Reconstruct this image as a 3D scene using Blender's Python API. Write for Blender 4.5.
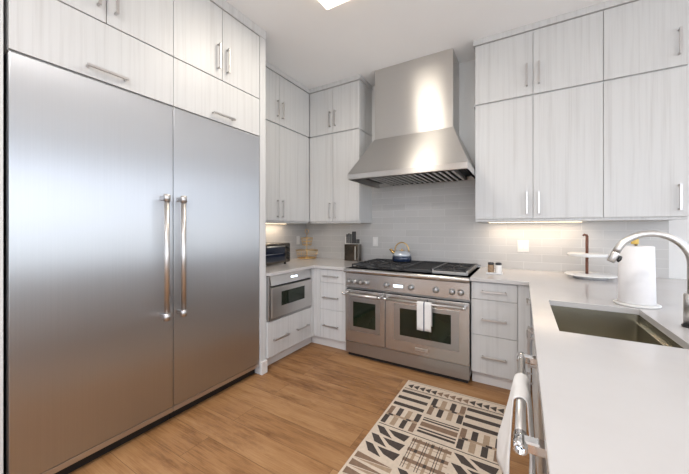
import bpy, bmesh, math, random
from mathutils import Vector, Matrix
random.seed(7)
S = bpy.context.scene
for o in list(bpy.data.objects): bpy.data.objects.remove(o)

# ------------------------------------------------------------ camera
cd = bpy.data.cameras.new('camera'); cam = bpy.data.objects.new('camera', cd); S.collection.objects.link(cam)
F_PX, YAW = 300.58, 0.5362
cd.sensor_fit = 'HORIZONTAL'; cd.sensor_width = 36.0; cd.lens = F_PX / 689 * 36
cd.shift_y = -(237.0 - 228.54) / 689 * 1.0
cd.clip_start = 0.02
cam.location = (0, 0, 1.3225); cam.rotation_euler = (math.pi / 2, 0, YAW)
S.camera = cam

# ------------------------------------------------------------ world, light, exposure
W = bpy.data.worlds.new('sky'); S.world = W; W.use_nodes = True
nt = W.node_tree; nt.nodes.clear()
out = nt.nodes.new('ShaderNodeOutputWorld'); bg = nt.nodes.new('ShaderNodeBackground')
tc = nt.nodes.new('ShaderNodeTexCoord'); sp = nt.nodes.new('ShaderNodeSeparateXYZ'); rp = nt.nodes.new('ShaderNodeValToRGB')
mr = nt.nodes.new('ShaderNodeMapRange'); mr.inputs[1].default_value = -1; mr.inputs[2].default_value = 1
nt.links.new(tc.outputs['Generated'], sp.inputs[0]); nt.links.new(sp.outputs[2], mr.inputs[0]); nt.links.new(mr.outputs[0], rp.inputs[0])
cr = rp.color_ramp
cr.elements[0].position = 0.40; cr.elements[0].color = (0.72, 0.76, 0.80, 1)
cr.elements[1].position = 0.70; cr.elements[1].color = (0.66, 0.80, 1.0, 1)
e = cr.elements.new(0.485); e.color = (0.62, 0.68, 0.70, 1)
e = cr.elements.new(0.505); e.color = (0.88, 0.92, 1.0, 1)
nt.links.new(rp.outputs[0], bg.inputs[0]); bg.inputs[1].default_value = 4.0
nt.links.new(bg.outputs[0], out.inputs[0])

def area(name, loc, rot, sx, sy, power, col=(1, 1, 1), portal=False, parent=None):
    l = bpy.data.lights.new(name, 'AREA'); l.shape = 'RECTANGLE'; l.size = sx; l.size_y = sy
    l.energy = power; l.color = col
    o = bpy.data.objects.new(name, l); S.collection.objects.link(o); o.location = loc; o.rotation_euler = rot
    if portal: l.cycles.is_portal = True
    if parent: o.parent = parent
    return o
HP = math.pi / 2; YB_ = 3.4916
area('daylight_portal', (4.56, -.4, 1.6), (0, HP, 0), 2.8, 5.6, 1, portal=True)
area('daylight_portal', (2.78, YB_ + .16, 1.55), (-HP, 0, 0), 2.7, 2.1, 1, portal=True)
area('daylight_portal', (1.4, -3.56, 1.6), (HP, 0, 0), 5.4, 2.8, 1, portal=True)

vs = S.view_settings; vs.view_transform = 'Standard'; vs.look = 'None'; vs.exposure = 0.10; vs.gamma = 1; vs.use_curve_mapping = False

# ------------------------------------------------------------ materials
def newmat(name):
    m = bpy.data.materials.new(name); m.use_nodes = True
    n = m.node_tree; b = n.nodes['Principled BSDF']; return m, n, b
def N(n, t, **k):
    x = n.nodes.new(t)
    for a, v in k.items(): setattr(x, a, v)
    return x
def pos(n, sx, sy, sz, objspace=False):
    if objspace: g = N(n, 'ShaderNodeTexCoord').outputs['Object']
    else: g = N(n, 'ShaderNodeNewGeometry').outputs['Position']
    mp = N(n, 'ShaderNodeMapping'); mp.inputs['Scale'].default_value = (sx, sy, sz)
    n.links.new(g, mp.inputs['Vector']); return mp.outputs[0]
def ramp(n, fac, stops):
    r = N(n, 'ShaderNodeValToRGB'); c = r.color_ramp
    c.elements[0].position, c.elements[0].color = stops[0][0], (*stops[0][1], 1)
    c.elements[1].position, c.elements[1].color = stops[-1][0], (*stops[-1][1], 1)
    for p, q in stops[1:-1]:
        e = c.elements.new(p); e.color = (*q, 1)
    n.links.new(fac, r.inputs[0]); return r.outputs[0]
def noise(n, vec, scale, detail=3, rough=.5):
    t = N(n, 'ShaderNodeTexNoise'); t.inputs['Scale'].default_value = scale; t.inputs['Detail'].default_value = detail
    t.inputs['Roughness'].default_value = rough; n.links.new(vec, t.inputs['Vector']); return t.outputs[0]
def bump(n, b, h, strength, dist):
    p = N(n, 'ShaderNodeBump'); p.inputs['Strength'].default_value = strength; p.inputs['Distance'].default_value = dist
    n.links.new(h, p.inputs['Height']); n.links.new(p.outputs[0], b.inputs['Normal'])
def plain(name, col, rough=.5, metal=0, spec=.5, var=.04, scale=8, bumpd=0):
    m, n, b = newmat(name)
    v = noise(n, pos(n, 1, 1, 1, True), scale)
    lo = tuple(c * (1 - var) for c in col); hi = tuple(min(1, c * (1 + var)) for c in col)
    n.links.new(ramp(n, v, [(.3, lo), (.7, hi)]), b.inputs['Base Color'])
    b.inputs['Roughness'].default_value = rough; b.inputs['Metallic'].default_value = metal
    b.inputs['Specular IOR Level'].default_value = spec
    if bumpd: bump(n, b, noise(n, pos(n, 1, 1, 1, True), scale * 20), .4, bumpd)
    return m
def brushed(name, col, rough=.3, aniso=.75, tangent=(0, 0, 1), grain='Z', arot=0.0, amp=.03):
    m, n, b = newmat(name)
    sc = {'Z': (260, 260, 1.5), 'X': (1.5, 260, 260), 'N': (200, 200, 200)}[grain]
    v = noise(n, pos(n, *sc), 1, 2)
    n.links.new(ramp(n, v, [(.3, tuple(c * (1 - amp) for c in col)), (.7, tuple(min(1, c * (1 + amp)) for c in col))]), b.inputs['Base Color'])
    b.inputs['Metallic'].default_value = 1; b.inputs['Roughness'].default_value = rough
    if aniso:
        b.inputs['Anisotropic'].default_value = aniso; b.inputs['Anisotropic Rotation'].default_value = arot
        c = N(n, 'ShaderNodeCombineXYZ')
        for i in range(3): c.inputs[i].default_value = tangent[i]
        n.links.new(c.outputs[0], b.inputs['Tangent'])
    return m
def emit(name, col, s):
    m, n, b = newmat(name); b.inputs['Base Color'].default_value = (*col, 1)
    b.inputs['Emission Color'].default_value = (*col, 1); b.inputs['Emission Strength'].default_value = s; return m

def laminate():
    m, n, b = newmat('pale wood grain laminate')
    a = noise(n, pos(n, 38, 38, .9), 1, 4, .6); f = noise(n, pos(n, 140, 140, 2.5), 1, 3, .6)
    mx = N(n, 'ShaderNodeMath', operation='MULTIPLY_ADD'); mx.inputs[1].default_value = .35
    n.links.new(f, mx.inputs[0]); n.links.new(a, mx.inputs[2])
    n.links.new(ramp(n, mx.outputs[0], [(.42, (.52, .512, .505)), (.58, (.575, .572, .57)), (.70, (.605, .604, .602)), (.9, (.615, .614, .612))]), b.inputs['Base Color'])
    b.inputs['Roughness'].default_value = .42
    bump(n, b, f, .12, .001); return m
LAM = laminate()
PAINT = plain('white cabinet paint', (.76, .745, .73), .4, var=.01)
def wallpaint(name, col):
    return plain(name, col, .85, var=.008, scale=3, bumpd=.0004)
WALL = wallpaint('white wall paint', (.74, .74, .735)); CEIL = wallpaint('ceiling paint', (.93, .94, .95))

def tile():
    m, n, b = newmat('glossy grey brick tile')
    g = N(n, 'ShaderNodeNewGeometry').outputs['Position']; s = N(n, 'ShaderNodeSeparateXYZ'); n.links.new(g, s.inputs[0])
    ad = N(n, 'ShaderNodeMath', operation='ADD'); n.links.new(s.outputs[0], ad.inputs[0]); n.links.new(s.outputs[1], ad.inputs[1])
    c = N(n, 'ShaderNodeCombineXYZ'); n.links.new(ad.outputs[0], c.inputs[0]); n.links.new(s.outputs[2], c.inputs[1])
    mp = N(n, 'ShaderNodeMapping'); mp.inputs['Location'].default_value = (.02, -.914 + .0785 * 20, 0); n.links.new(c.outputs[0], mp.inputs[0])
    t = N(n, 'ShaderNodeTexBrick'); t.offset = .5
    t.inputs['Scale'].default_value = 1; t.inputs['Brick Width'].default_value = .305; t.inputs['Row Height'].default_value = .0785
    t.inputs['Mortar Size'].default_value = .0016; t.inputs['Mortar Smooth'].default_value = .3
    t.inputs['Color1'].default_value = (.475, .465, .455, 1); t.inputs['Color2'].default_value = (.515, .505, .495, 1)
    t.inputs['Mortar'].default_value = (.60, .59, .575, 1)
    n.links.new(mp.outputs[0], t.inputs['Vector']); n.links.new(t.outputs['Color'], b.inputs['Base Color'])
    rr = ramp(n, t.outputs['Fac'], [(0, (.2,) * 3), (1, (.6,) * 3)]); n.links.new(rr, b.inputs['Roughness'])
    nz = noise(n, g, 3.5, 2); sb = N(n, 'ShaderNodeMath', operation='MULTIPLY_ADD'); sb.inputs[1].default_value = -.25
    n.links.new(t.outputs['Fac'], sb.inputs[0]); n.links.new(nz, sb.inputs[2]); bump(n, b, sb.outputs[0], .35, .006)
    return m
TILE = tile()

def woodfloor():
    m, n, b = newmat('oak plank floor')
    g = N(n, 'ShaderNodeNewGeometry').outputs['Position']
    t = N(n, 'ShaderNodeTexBrick'); t.offset = .37; t.inputs['Scale'].default_value = 1
    t.inputs['Brick Width'].default_value = 2.2; t.inputs['Row Height'].default_value = .19; t.inputs['Mortar Size'].default_value = .0012
    t.inputs['Color1'].default_value = (0, 0, 0, 1); t.inputs['Color2'].default_value = (1, 1, 1, 1); t.inputs['Mortar'].default_value = (.5, .5, .5, 1)
    mp0 = N(n, 'ShaderNodeMapping'); mp0.inputs['Location'].default_value = (3.1, 5.07, 0); n.links.new(g, mp0.inputs[0])
    n.links.new(mp0.outputs[0], t.inputs['Vector'])
    # per plank offset of the grain
    mul = N(n, 'ShaderNodeVectorMath', operation='MULTIPLY_ADD'); mul.inputs[1].default_value = (7, 11, 5)
    mp = N(n, 'ShaderNodeMapping'); mp.inputs['Scale'].default_value = (1.5, 9, 1); n.links.new(g, mp.inputs[0])
    n.links.new(t.outputs['Color'], mul.inputs[0]); n.links.new(mp.outputs[0], mul.inputs[2])
    big = noise(n, mul.outputs[0], 1, 5, .65)
    mp2 = N(n, 'ShaderNodeMapping'); mp2.inputs['Scale'].default_value = (1, 7, 1); n.links.new(mul.outputs[0], mp2.inputs[0])
    fine = noise(n, mp2.outputs[0], 3, 4, .6)
    add = N(n, 'ShaderNodeMath', operation='MULTIPLY_ADD'); add.inputs[1].default_value = .5; n.links.new(fine, add.inputs[0]); n.links.new(big, add.inputs[2])
    ad2 = N(n, 'ShaderNodeMath', operation='MULTIPLY_ADD'); ad2.inputs[1].default_value = .12
    n.links.new(t.outputs['Color'], ad2.inputs[0]); n.links.new(add.outputs[0], ad2.inputs[2])
    col = ramp(n, ad2.outputs[0], [(.46, (.085, .036, .014)), (.58, (.20, .093, .036)), (.78, (.345, .175, .072)), (1.0, (.43, .24, .11))])
    mp3 = N(n, 'ShaderNodeMapping'); mp3.inputs['Scale'].default_value = (1.1, .75, 1); n.links.new(mul.outputs[0], mp3.inputs[0])
    smoke = ramp(n, noise(n, mp3.outputs[0], 1.3, 6, .7), [(.52, (1, 1, 1)), (.62, (.80, .76, .74)), (.74, (.50, .44, .42))])
    mm = N(n, 'ShaderNodeMixRGB'); mm.blend_type = 'MULTIPLY'; mm.inputs[0].default_value = 1; n.links.new(col, mm.inputs[1]); n.links.new(smoke, mm.inputs[2]); col = mm.outputs[0]
    mix = N(n, 'ShaderNodeMixRGB'); n.links.new(t.outputs['Fac'], mix.inputs[0]); n.links.new(col, mix.inputs[1]); mix.inputs[2].default_value = (.16, .08, .035, 1)
    n.links.new(mix.outputs[0], b.inputs['Base Color'])
    b.inputs['Roughness'].default_value = .42; b.inputs['Specular IOR Level'].default_value = .3
    bump(n, b, fine, .08, .001); return m
FLOORM = woodfloor()
def quartz():
    m, n, b = newmat('white quartz')
    v = noise(n, pos(n, 1, 1, 1), 2.2, 5, .6)
    n.links.new(ramp(n, v, [(.35, (.505, .482, .472)), (.5, (.52, .50, .492)), (.65, (.53, .512, .505))]), b.inputs['Base Color'])
    b.inputs['Roughness'].default_value = .16; b.inputs['Specular IOR Level'].default_value = .45; return m
QUARTZ = quartz()
STEELV = brushed('stainless steel with upright grain', (.52, .528, .545), .39, .96, (0, 0, 1), 'Z', 0.25, .02)
STEELL = brushed('stainless steel appliance front', (.62, .61, .60), .30, .6, (0, 0, 1), 'Z', 0.25, .02)
STEELH = brushed('stainless steel with level grain', (.62, .605, .585), .36, .97, (0, 0, 1), 'X', 0.0, .01)
STEELR = brushed('range stainless steel', (.53, .515, .50), .27, .6, (0, 0, 1), 'X', 0.0)
STEELT = brushed('grey oven trim steel', (.42, .415, .41), .32, .4, (0, 0, 1), 'X', 0.0)
STEELK = brushed('brushed sink steel', (.47, .44, .36), .27, 0, grain='N')
NICKEL = brushed('brushed nickel', (.66, .64, .62), .36, 0, grain='N')
PULL = brushed('satin steel pull', (.56, .54, .53), .32, 0, grain='N')
CHROME = plain('polished chrome', (.80, .80, .80), .07, 1, var=.01)
BLACK = plain('black plastic', (.012, .012, .013), .4)
DARK = plain('dark gap', (.02, .02, .022), .7)
IRON = plain('cast iron', (.030, .030, .032), .45, bumpd=.0003)
ENAMEL = plain('dark cooktop enamel', (.03, .03, .032), .25)
GLASSD, _n, _b = newmat('oven glass')
_n.links.new(ramp(_n, noise(_n, pos(_n, 1, 1, 1), 5), [(.3, (.008, .012, .008)), (.7, (.012, .022, .012))]), _b.inputs['Base Color'])
_b.inputs['Roughness'].default_value = .05; _b.inputs['Specular IOR Level'].default_value = .45
TOASTG = plain('toaster glass', (.012, .018, .035), .06, spec=.9)
WHITEP = plain('white plastic', (.70, .69, .67), .35, var=.01)
PAPER = plain('paper towel', (.84, .82, .82), .95, var=.02, scale=30, bumpd=.0008)
COTTON = plain('white cotton', (.80, .79, .78), .95, var=.03, scale=20, bumpd=.0006)
NAVY = plain('navy stripe', (.035, .045, .10), .9)
GOLD = plain('gold wire', (.72, .50, .22), .30, 1)
BRASS = plain('brass', (.70, .48, .20), .25, 1)
WALNUT = plain('reddish brown wood', (.16, .06, .035), .45, scale=30, var=.2)
BAMBOO = plain('yellow wood', (.62, .42, .10), .5)
MARBLE = plain('white marble', (.80, .79, .78), .2, var=.03)
ENBLUE = plain('blue enamel', (.014, .026, .06), .14, spec=.7, var=.1)
ENSILV = plain('pale steel dome', (.52, .56, .62), .22, .3)
BLOCKM = plain('dark smoked steel', (.16, .14, .12), .22, 1, var=.15)
PEPPER = plain('brown pepper', (.30, .20, .12), .7, var=.3, scale=60)
SALT = plain('white salt', (.82, .80, .78), .7)
DISP = emit('lit display', (.75, .88, 1.0), 2.2)
LAMPM = emit('warm lamp diffuser', (1.0, .86, .68), 2.6)
STRIPM = emit('warm strip light', (1.0, .80, .56), 4)
CREAM = plain('cream rug wool', (.66, .555, .45), .95, var=.06, scale=60, bumpd=.0008)
CHAR = plain('charcoal rug wool', (.068, .052, .045), .95, var=.15, scale=60, bumpd=.0008)
TAUPE = plain('taupe rug wool', (.24, .155, .105), .95, var=.12, scale=60, bumpd=.0008)
SAND = plain('sand rug wool', (.40, .29, .20), .95, var=.1, scale=60, bumpd=.0008)
def pane():
    m, n, b = newmat('window glass'); n.nodes.remove(b)
    o = n.nodes['Material Output']; t = N(n, 'ShaderNodeBsdfTransparent'); g = N(n, 'ShaderNodeBsdfGlossy'); g.inputs['Roughness'].default_value = .02
    mx = N(n, 'ShaderNodeMixShader'); mx.inputs[0].default_value = .06
    n.links.new(t.outputs[0], mx.inputs[1]); n.links.new(g.outputs[0], mx.inputs[2]); n.links.new(mx.outputs[0], o.inputs[0]); return m
PANE = pane()

# ------------------------------------------------------------ mesh builder
class MB:
    def __init__(s): s.bm = bmesh.new()
    def _mi(s, faces, mi):
        for f in faces: f.material_index = mi
    def box(s, x0, x1, y0, y1, z0, z1, bev=0, mi=0, seg=1):
        t = bmesh.new(); bmesh.ops.create_cube(t, size=1)
        for v in t.verts: v.co = Vector(((x0 + x1) / 2 + v.co.x * (x1 - x0), (y0 + y1) / 2 + v.co.y * (y1 - y0), (z0 + z1) / 2 + v.co.z * (z1 - z0)))
        if bev: bmesh.ops.bevel(t, geom=t.edges[:], offset=bev, segments=seg, profile=.5, affect='EDGES')
        return s.merge(t, mi)
    def merge(s, t, mi=0, mat=None):
        if mat: bmesh.ops.transform(t, matrix=mat, verts=t.verts)
        mp = {v: s.bm.verts.new(v.co) for v in t.verts}
        for f in t.faces:
            try: nf = s.bm.faces.new([mp[v] for v in f.verts]); nf.material_index = mi; nf.smooth = f.smooth
            except ValueError: pass
        t.free(); return s
    def tube(s, pts, r, seg=12, mi=0, cap=True):
        pts = [Vector(p) for p in pts]; rs = r if isinstance(r, (list, tuple)) else [r] * len(pts)
        rings = []; prev = None
        for i, p in enumerate(pts):
            d = (pts[min(i + 1, len(pts) - 1)] - pts[max(i - 1, 0)]).normalized()
            a = prev if prev else (Vector((0, 0, 1)) if abs(d.z) < .9 else Vector((1, 0, 0)))
            u = (a - d * a.dot(d)).normalized(); prev = u; w = d.cross(u)
            rings.append([s.bm.verts.new(p + (u * math.cos(2 * math.pi * k / seg) + w * math.sin(2 * math.pi * k / seg)) * rs[i]) for k in range(seg)])
        for a, b in zip(rings, rings[1:]):
            for k in range(seg):
                f = s.bm.faces.new((a[k], a[(k + 1) % seg], b[(k + 1) % seg], b[k])); f.smooth = True; f.material_index = mi
        if cap:
            for rg in (rings[0], rings[-1]):
                try: f = s.bm.faces.new(rg); f.material_index = mi
                except ValueError: pass
        return s
    def ring(s, c, R, r, seg=40, n=8, mi=0):
        rings = []
        for i in range(seg):
            a = 2 * math.pi * i / seg
            rings.append([s.bm.verts.new((c[0] + (R + r * math.cos(b)) * math.cos(a), c[1] + (R + r * math.cos(b)) * math.sin(a), c[2] + r * math.sin(b))) for b in [2 * math.pi * k / n for k in range(n)]])
        for i in range(seg):
            A, B = rings[i], rings[(i + 1) % seg]
            for k in range(n):
                f = s.bm.faces.new((A[k], B[k], B[(k + 1) % n], A[(k + 1) % n])); f.smooth = True; f.material_index = mi
        return s
    def lathe(s, c, prof, seg=32, mi=0, axis='Z'):
        rings = []
        for (r, z) in prof:
            rg = []
            for k in range(seg):
                a = 2 * math.pi * k / seg; p = Vector((max(r, 1e-4) * math.cos(a), max(r, 1e-4) * math.sin(a), z))
                if axis == 'Y': p = Vector((p.x, -p.z, p.y))
                if axis == 'X': p = Vector((p.z, p.x, p.y))
                rg.append(s.bm.verts.new(p + Vector(c)))
            rings.append(rg)
        for a, b in zip(rings, rings[1:]):
            for k in range(seg):
                f = s.bm.faces.new((a[k], a[(k + 1) % seg], b[(k + 1) % seg], b[k])); f.smooth = True; f.material_index = mi
        for rg in (rings[0], rings[-1]):
            f = s.bm.faces.new(rg); f.material_index = mi
        return s
    def prism(s, poly, axis, a0, a1, mi=0):
        """poly in the plane across axis; X: (y,z) Y: (x,z) Z: (x,y)"""
        def P(p, a): return {'X': (a, p[0], p[1]), 'Y': (p[0], a, p[1]), 'Z': (p[0], p[1], a)}[axis]
        A = [s.bm.verts.new(P(p, a0)) for p in poly]; B = [s.bm.verts.new(P(p, a1)) for p in poly]
        n = len(poly)
        for k in range(n):
            f = s.bm.faces.new((A[k], A[(k + 1) % n], B[(k + 1) % n], B[k])); f.material_index = mi
        for r in (A, B):
            f = s.bm.faces.new(r); f.material_index = mi
        return s
    def hexa(s, b, t, mi=0):
        """8 points: 4 bottom, 4 top"""
        v = [s.bm.verts.new(p) for p in b + t]
        for q in ((0, 1, 2, 3), (4, 5, 6, 7), (0, 1, 5, 4), (1, 2, 6, 5), (2, 3, 7, 6), (3, 0, 4, 7)):
            f = s.bm.faces.new([v[i] for i in q]); f.material_index = mi
        return s
    def quad(s, pts, mi=0):
        f = s.bm.faces.new([s.bm.verts.new(p) for p in pts]); f.material_index = mi; return s
    def build(s, name, mats, parent=None, loc=None):
        """coordinates are world; parent is a thing (its world base is kept in ORG)"""
        bmesh.ops.recalc_face_normals(s.bm, faces=s.bm.faces)
        if parent is not None: base = ORG[parent.name]
        else: base = Vector(loc) if loc is not None else Vector((0, 0, 0))
        for v in s.bm.verts: v.co -= base
        me = bpy.data.meshes.new(name); s.bm.to_mesh(me); s.bm.free()
        for m in (mats if isinstance(mats, (list, tuple)) else [mats]): me.materials.append(m)
        o = bpy.data.objects.new(name, me); S.collection.objects.link(o)
        if parent is not None: o.parent = parent; ORG[o.name] = base
        else: o.location = base; ORG[o.name] = base
        return o
ORG = {}
def tag(o, label=None, cat=None, group=None, kind=None):
    if label: o['label'] = label
    if cat: o['category'] = cat
    if group: o['group'] = group
    if kind: o['kind'] = kind
    return o
def thing(name, loc, label, cat, group=None):
    o = bpy.data.objects.new(name, None); S.collection.objects.link(o); o.location = loc; o.empty_display_size = .05
    ORG[o.name] = Vector(loc); return tag(o, label, cat, group)
def copy_tree(o, parent=None):
    c = o.copy(); S.collection.objects.link(c)
    if parent is not None: c.parent = parent
    ORG[c.name] = Vector(c.location) if parent is None else ORG[parent.name]
    for ch in list(o.children): copy_tree(ch, c)
    return c
def struct(o): o['kind'] = 'structure'; return o
def single(mb, name, mats, loc, label, cat, group=None): return tag(mb.build(name, mats, None, loc), label, cat, group)

# ------------------------------------------------------------ room
CZ = 3.14; XL = -2.73; YB = 3.4916; XR = 4.5; YF = -3.5
m = MB(); m.box(XL - .15, XR + .15, YF - .15, YB + .15, -.12, 0); struct(m.build('floor', FLOORM))
m = MB(); m.box(XL - .15, XR + .15, YF - .15, YB + .15, CZ, CZ + .12); struct(m.build('ceiling', CEIL))
m = MB(); m.box(XL - .15, XL, .30, YB + .15, 0, CZ); struct(m.build('wall_left', WALL))
m = MB(); m.box(XL - .15, -2.045, YF - .15, .298, 0, CZ); struct(m.build('wall_left_front', WALL))
m = MB(); m.box(XL, 1.45, YB, YB + .15, 0, CZ).box(4.1, XR + .15, YB, YB + .15, 0, CZ).box(1.45, 4.1, YB, YB + .15, 0, .5).box(1.45, 4.1, YB, YB + .15, 2.6, CZ); struct(m.build('wall_back', WALL))
WZ0, WZ1 = .35, 2.88
m = MB(); m.box(XR, XR + .15, YF, YB, 0, WZ0).box(XR, XR + .15, YF, YB, WZ1, CZ).box(XR, XR + .15, YF, -3.1, WZ0, WZ1).box(XR, XR + .15, 2.3, YB, WZ0, WZ1)
struct(m.build('wall_right', WALL))
m = MB(); m.box(-2.045, XR + .15, YF - .15, YF, WZ1, CZ).box(-2.045, XR + .15, YF - .15, YF, 0, .12).box(-2.045, -1.2, YF - .15, YF, .12, WZ1).box(4.0, XR + .15, YF - .15, YF, .12, WZ1)
struct(m.build('wall_front', WALL))
FR = plain('dark window frame', (.05, .05, .055), .5)
def win(k, ax, a0, a1, z0, z1, npane, at):
    f = MB(); w = .05
    def bx(p0, p1, q0, q1, d=.04):
        if ax == 'Y': f.box(at - d, at + d, p0, p1, q0, q1)
        else: f.box(p0, p1, at - d, at + d, q0, q1)
    bx(a0, a1, z0, z0 + w); bx(a0, a1, z1 - w, z1)
    st = (a1 - a0) / npane
    for i in range(npane + 1):
        c = a0 + st * i; c = min(max(c, a0 + w / 2), a1 - w / 2); bx(c - w / 2, c + w / 2, z0 + w, z1 - w)
    fo = struct(f.build('window_%d' % k, FR)); ORG[fo.name] = Vector((0, 0, 0))
    for i in range(npane):
        g = MB(); p0, p1 = a0 + st * i + w / 2, a0 + st * (i + 1) - w / 2
        if ax == 'Y': g.box(at - .004, at + .004, p0, p1, z0 + w, z1 - w)
        else: g.box(p0, p1, at - .004, at + .004, z0 + w, z1 - w)
        g.build('pane', PANE, fo)
win(1, 'Y', -3.1, 2.3, WZ0, WZ1, 4, XR + .07)
win(2, 'X', -1.2, 4.0, .12, WZ1, 3, YF - .07)

win(3, 'X', 1.45, 4.1, .5, 2.6, 2, YB + .07)

# tiled backsplash (left wall, back wall)
CT = .914
m = MB(); m.box(-2.72, 1.029, YB - .008, YB, CT, 1.389).box(-1.664, -.3995, YB - .008, YB, 1.389, 1.88); struct(m.build('trim_1', TILE))
m = MB(); m.box(XL, XL + .008, 2.03, YB - .008, CT, 1.389); struct(m.build('trim_2', TILE))

# ------------------------------------------------------------ cabinetry helpers
# local frame: 'L' = fronts face +X (left wall), 'B' = fronts face -Y (back wall), 'P' = fronts face -X (peninsula)
def fbox(mb, side, front, d0, d1, a0, a1, z0, z1, bev=.0015, mi=0, seg=1):
    """d0,d1: distances out (+) from the front plane; a: along"""
    if side == 'L': mb.box(front + d0, front + d1, a0, a1, z0, z1, bev, mi, seg)
    elif side == 'B': mb.box(a0, a1, front - d1, front - d0, z0, z1, bev, mi, seg)
    else: mb.box(front - d1, front - d0, a0, a1, z0, z1, bev, mi, seg)
def fpt(side, front, d, a, z):
    return {'L': (front + d, a, z), 'B': (a, front - d, z), 'P': (front - d, a, z)}[side]
def pull(side, front, a0, a1, z0, z1, parent):
    """slim square bar pull; horizontal when z0==z1"""
    h = MB(); r = .005
    if abs(z0 - z1) < 1e-6:
        fbox(h, side, front, .028, .038, a0, a1, z0 - .0075, z0 + .0075, .0015)
        for a in (a0 + .004, a1 - .016): fbox(h, side, front, 0, .03, a, a + .012, z0 - .006, z0 + .006, .001)
    else:
        fbox(h, side, front, .028, .038, a0 - .0075, a0 + .0075, z0, z1, .0015)
        for z in (z0 + .004, z1 - .016): fbox(h, side, front, 0, .03, a0 - .006, a0 + .006, z, z + .012, .001)
    return h.build('handle', PULL, parent)
def front_panel(name, side, front, a0, a1, z0, z1, parent, th=.02):
    p = MB(); g = .0018
    fbox(p, side, front, -th, 0, a0 + g, a1 - g, z0 + g, z1 - g, .0012)
    return p.build(name, LAM, parent)
def carcass(side, front, depth, a0, a1, z0, z1, parent, th=.0205, mat=None):
    p = MB(); fbox(p, side, front, -depth, -th, a0, a1, z0, z1, 0); return p.build('body', mat or LAM, parent)
def base_pt(side, front, depth, a0, a1, z0):
    return fpt(side, front, -depth / 2, (a0 + a1) / 2, z0)

ZB, ZS, ZT = 1.389, 2.507, 3.085          # upper cabinet bottom, seam, top
def upper(side, front, depth, a0, a1, zz0, zz1, splits, pulls, label, grp=None):
    t = thing('upper_cabinet', base_pt(side, front, depth, a0, a1, zz0), label, 'cabinet', grp)
    carcass(side, front, depth, a0, a1, zz0, zz1, t)
    edges = [a0] + splits + [a1]
    for i, (p, q) in enumerate(zip(edges, edges[1:])):
        d = front_panel('door', side, front, p, q, zz0 + (.022 if zz0 < 2 else .008), zz1 - .004, t)
        for (pa, pz0, pz1) in pulls:
            if p < pa < q: pull(side, front, pa, pa, pz0, pz1, d)
    return t

# --- refrigerator wall
XF = -2.05
m = MB(); m.box(XL, -2.045, .30, .385, 0, ZT, .001)
single(m, 'end_panel', LAM, (-2.4, .34, 0), 'tall pale panel at the far left edge beside the refrigerator', 'panel')
t = thing('end_panel', (-2.4, 1.98, 0), 'tall narrow white panel between the stainless freezer and the microwave cabinet', 'panel')
m = MB(); m.box(XL, -2.045, 1.947, 2.016, 0, ZT, .001); m.build('panel', LAM, t)
m = MB(); m.box(-2.044, -2.022, 1.9465, 2.0165, 0, .115, .002); tag(m.build('plinth_block', PAINT, t), 'small white base block')
def column(a0, a1, ha, label, first):
    t = thing('refrigerator', (-2.39, (a0 + a1) / 2, 0), label, 'refrigerator')
    m = MB(); m.box(XL + .003, XF - .05, a0 + .002, a1 - .002, .10, 2.15); m.build('body', DARK, t)
    d = MB(); d.box(XF - .045, XF, a0 + .002, a1 - .002, .109, 2.150, .004, seg=2); d = d.build('door', STEELV, t)
    k = MB(); k.box(XF - .04, XF - .003, a0 + .002, a1 - .002, .073, .105, .001); k.build('lower_trim', PULL, t)
    k = MB(); k.box(XL + .05, XF - .06, a0 + .002, a1 - .002, 0, .098); k.build('toe_kick', BLACK, t)
    h = MB(); x = -1.985
    h.tube([(x, ha, .765), (x, ha, 1.505)], .016, 20); h = h.build('handle', STEELK if False else NICKEL, d)
    for z0, z1 in ((.725, .772), (1.498, 1.545)):
        b = MB(); b.lathe((x, ha, 0), [(.016, z0), (.0205, z0 + .002), (.0205, z1 - .002), (.016, z1)], 24)
        zc = (z0 + z1) / 2; b.box(XF, x, ha - .012, ha + .012, zc - .014, zc + .014, .002); b.build('handle_bracket', PULL, d)
    return t
column(.401, 1.166, 1.087, 'stainless steel refrigerator door nearest the camera, handle on its right side', 1)
column(1.166, 1.945, 1.199, 'stainless steel freezer column beside the white end panel, handle on its left side', 0)

ZF0, ZF1 = 2.158, 2.492
for a0, a1, word in ((.401, 1.166, 'nearer refrigerator column'), (1.166, 1.945, 'freezer column by the white end panel')):
    t = thing('bridge_cabinet', ((XL + XF) / 2, (a0 + a1) / 2, ZF0), 'wide single-door lift-up cabinet directly above the ' + word, 'cabinet')
    carcass('L', XF, .66, a0, a1, ZF0, ZF1, t)
    d = front_panel('door', 'L', XF, a0, a1, ZF0, ZF1, t)
    c = (a0 + a1) / 2; pull('L', XF, c - .10, c + .10, ZF0 + .052, ZF0 + .052, d)
    c2 = c
    t = thing('upper_cabinet', ((XL + XF) / 2, (a0 + a1) / 2, ZF1), 'two-door cabinet under the ceiling above the ' + word, 'cabinet')
    carcass('L', XF, .66, a0, a1, ZF1, 3.06, t)
    for (p, q, ha) in ((a0, c2, c2 - .042), (c2, a1, c2 + .042)):
        d = front_panel('door', 'L', XF, p, q, ZF1 + .004, 3.06, t); pull('L', XF, ha, ha, 2.565, 2.765, d)

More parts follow.
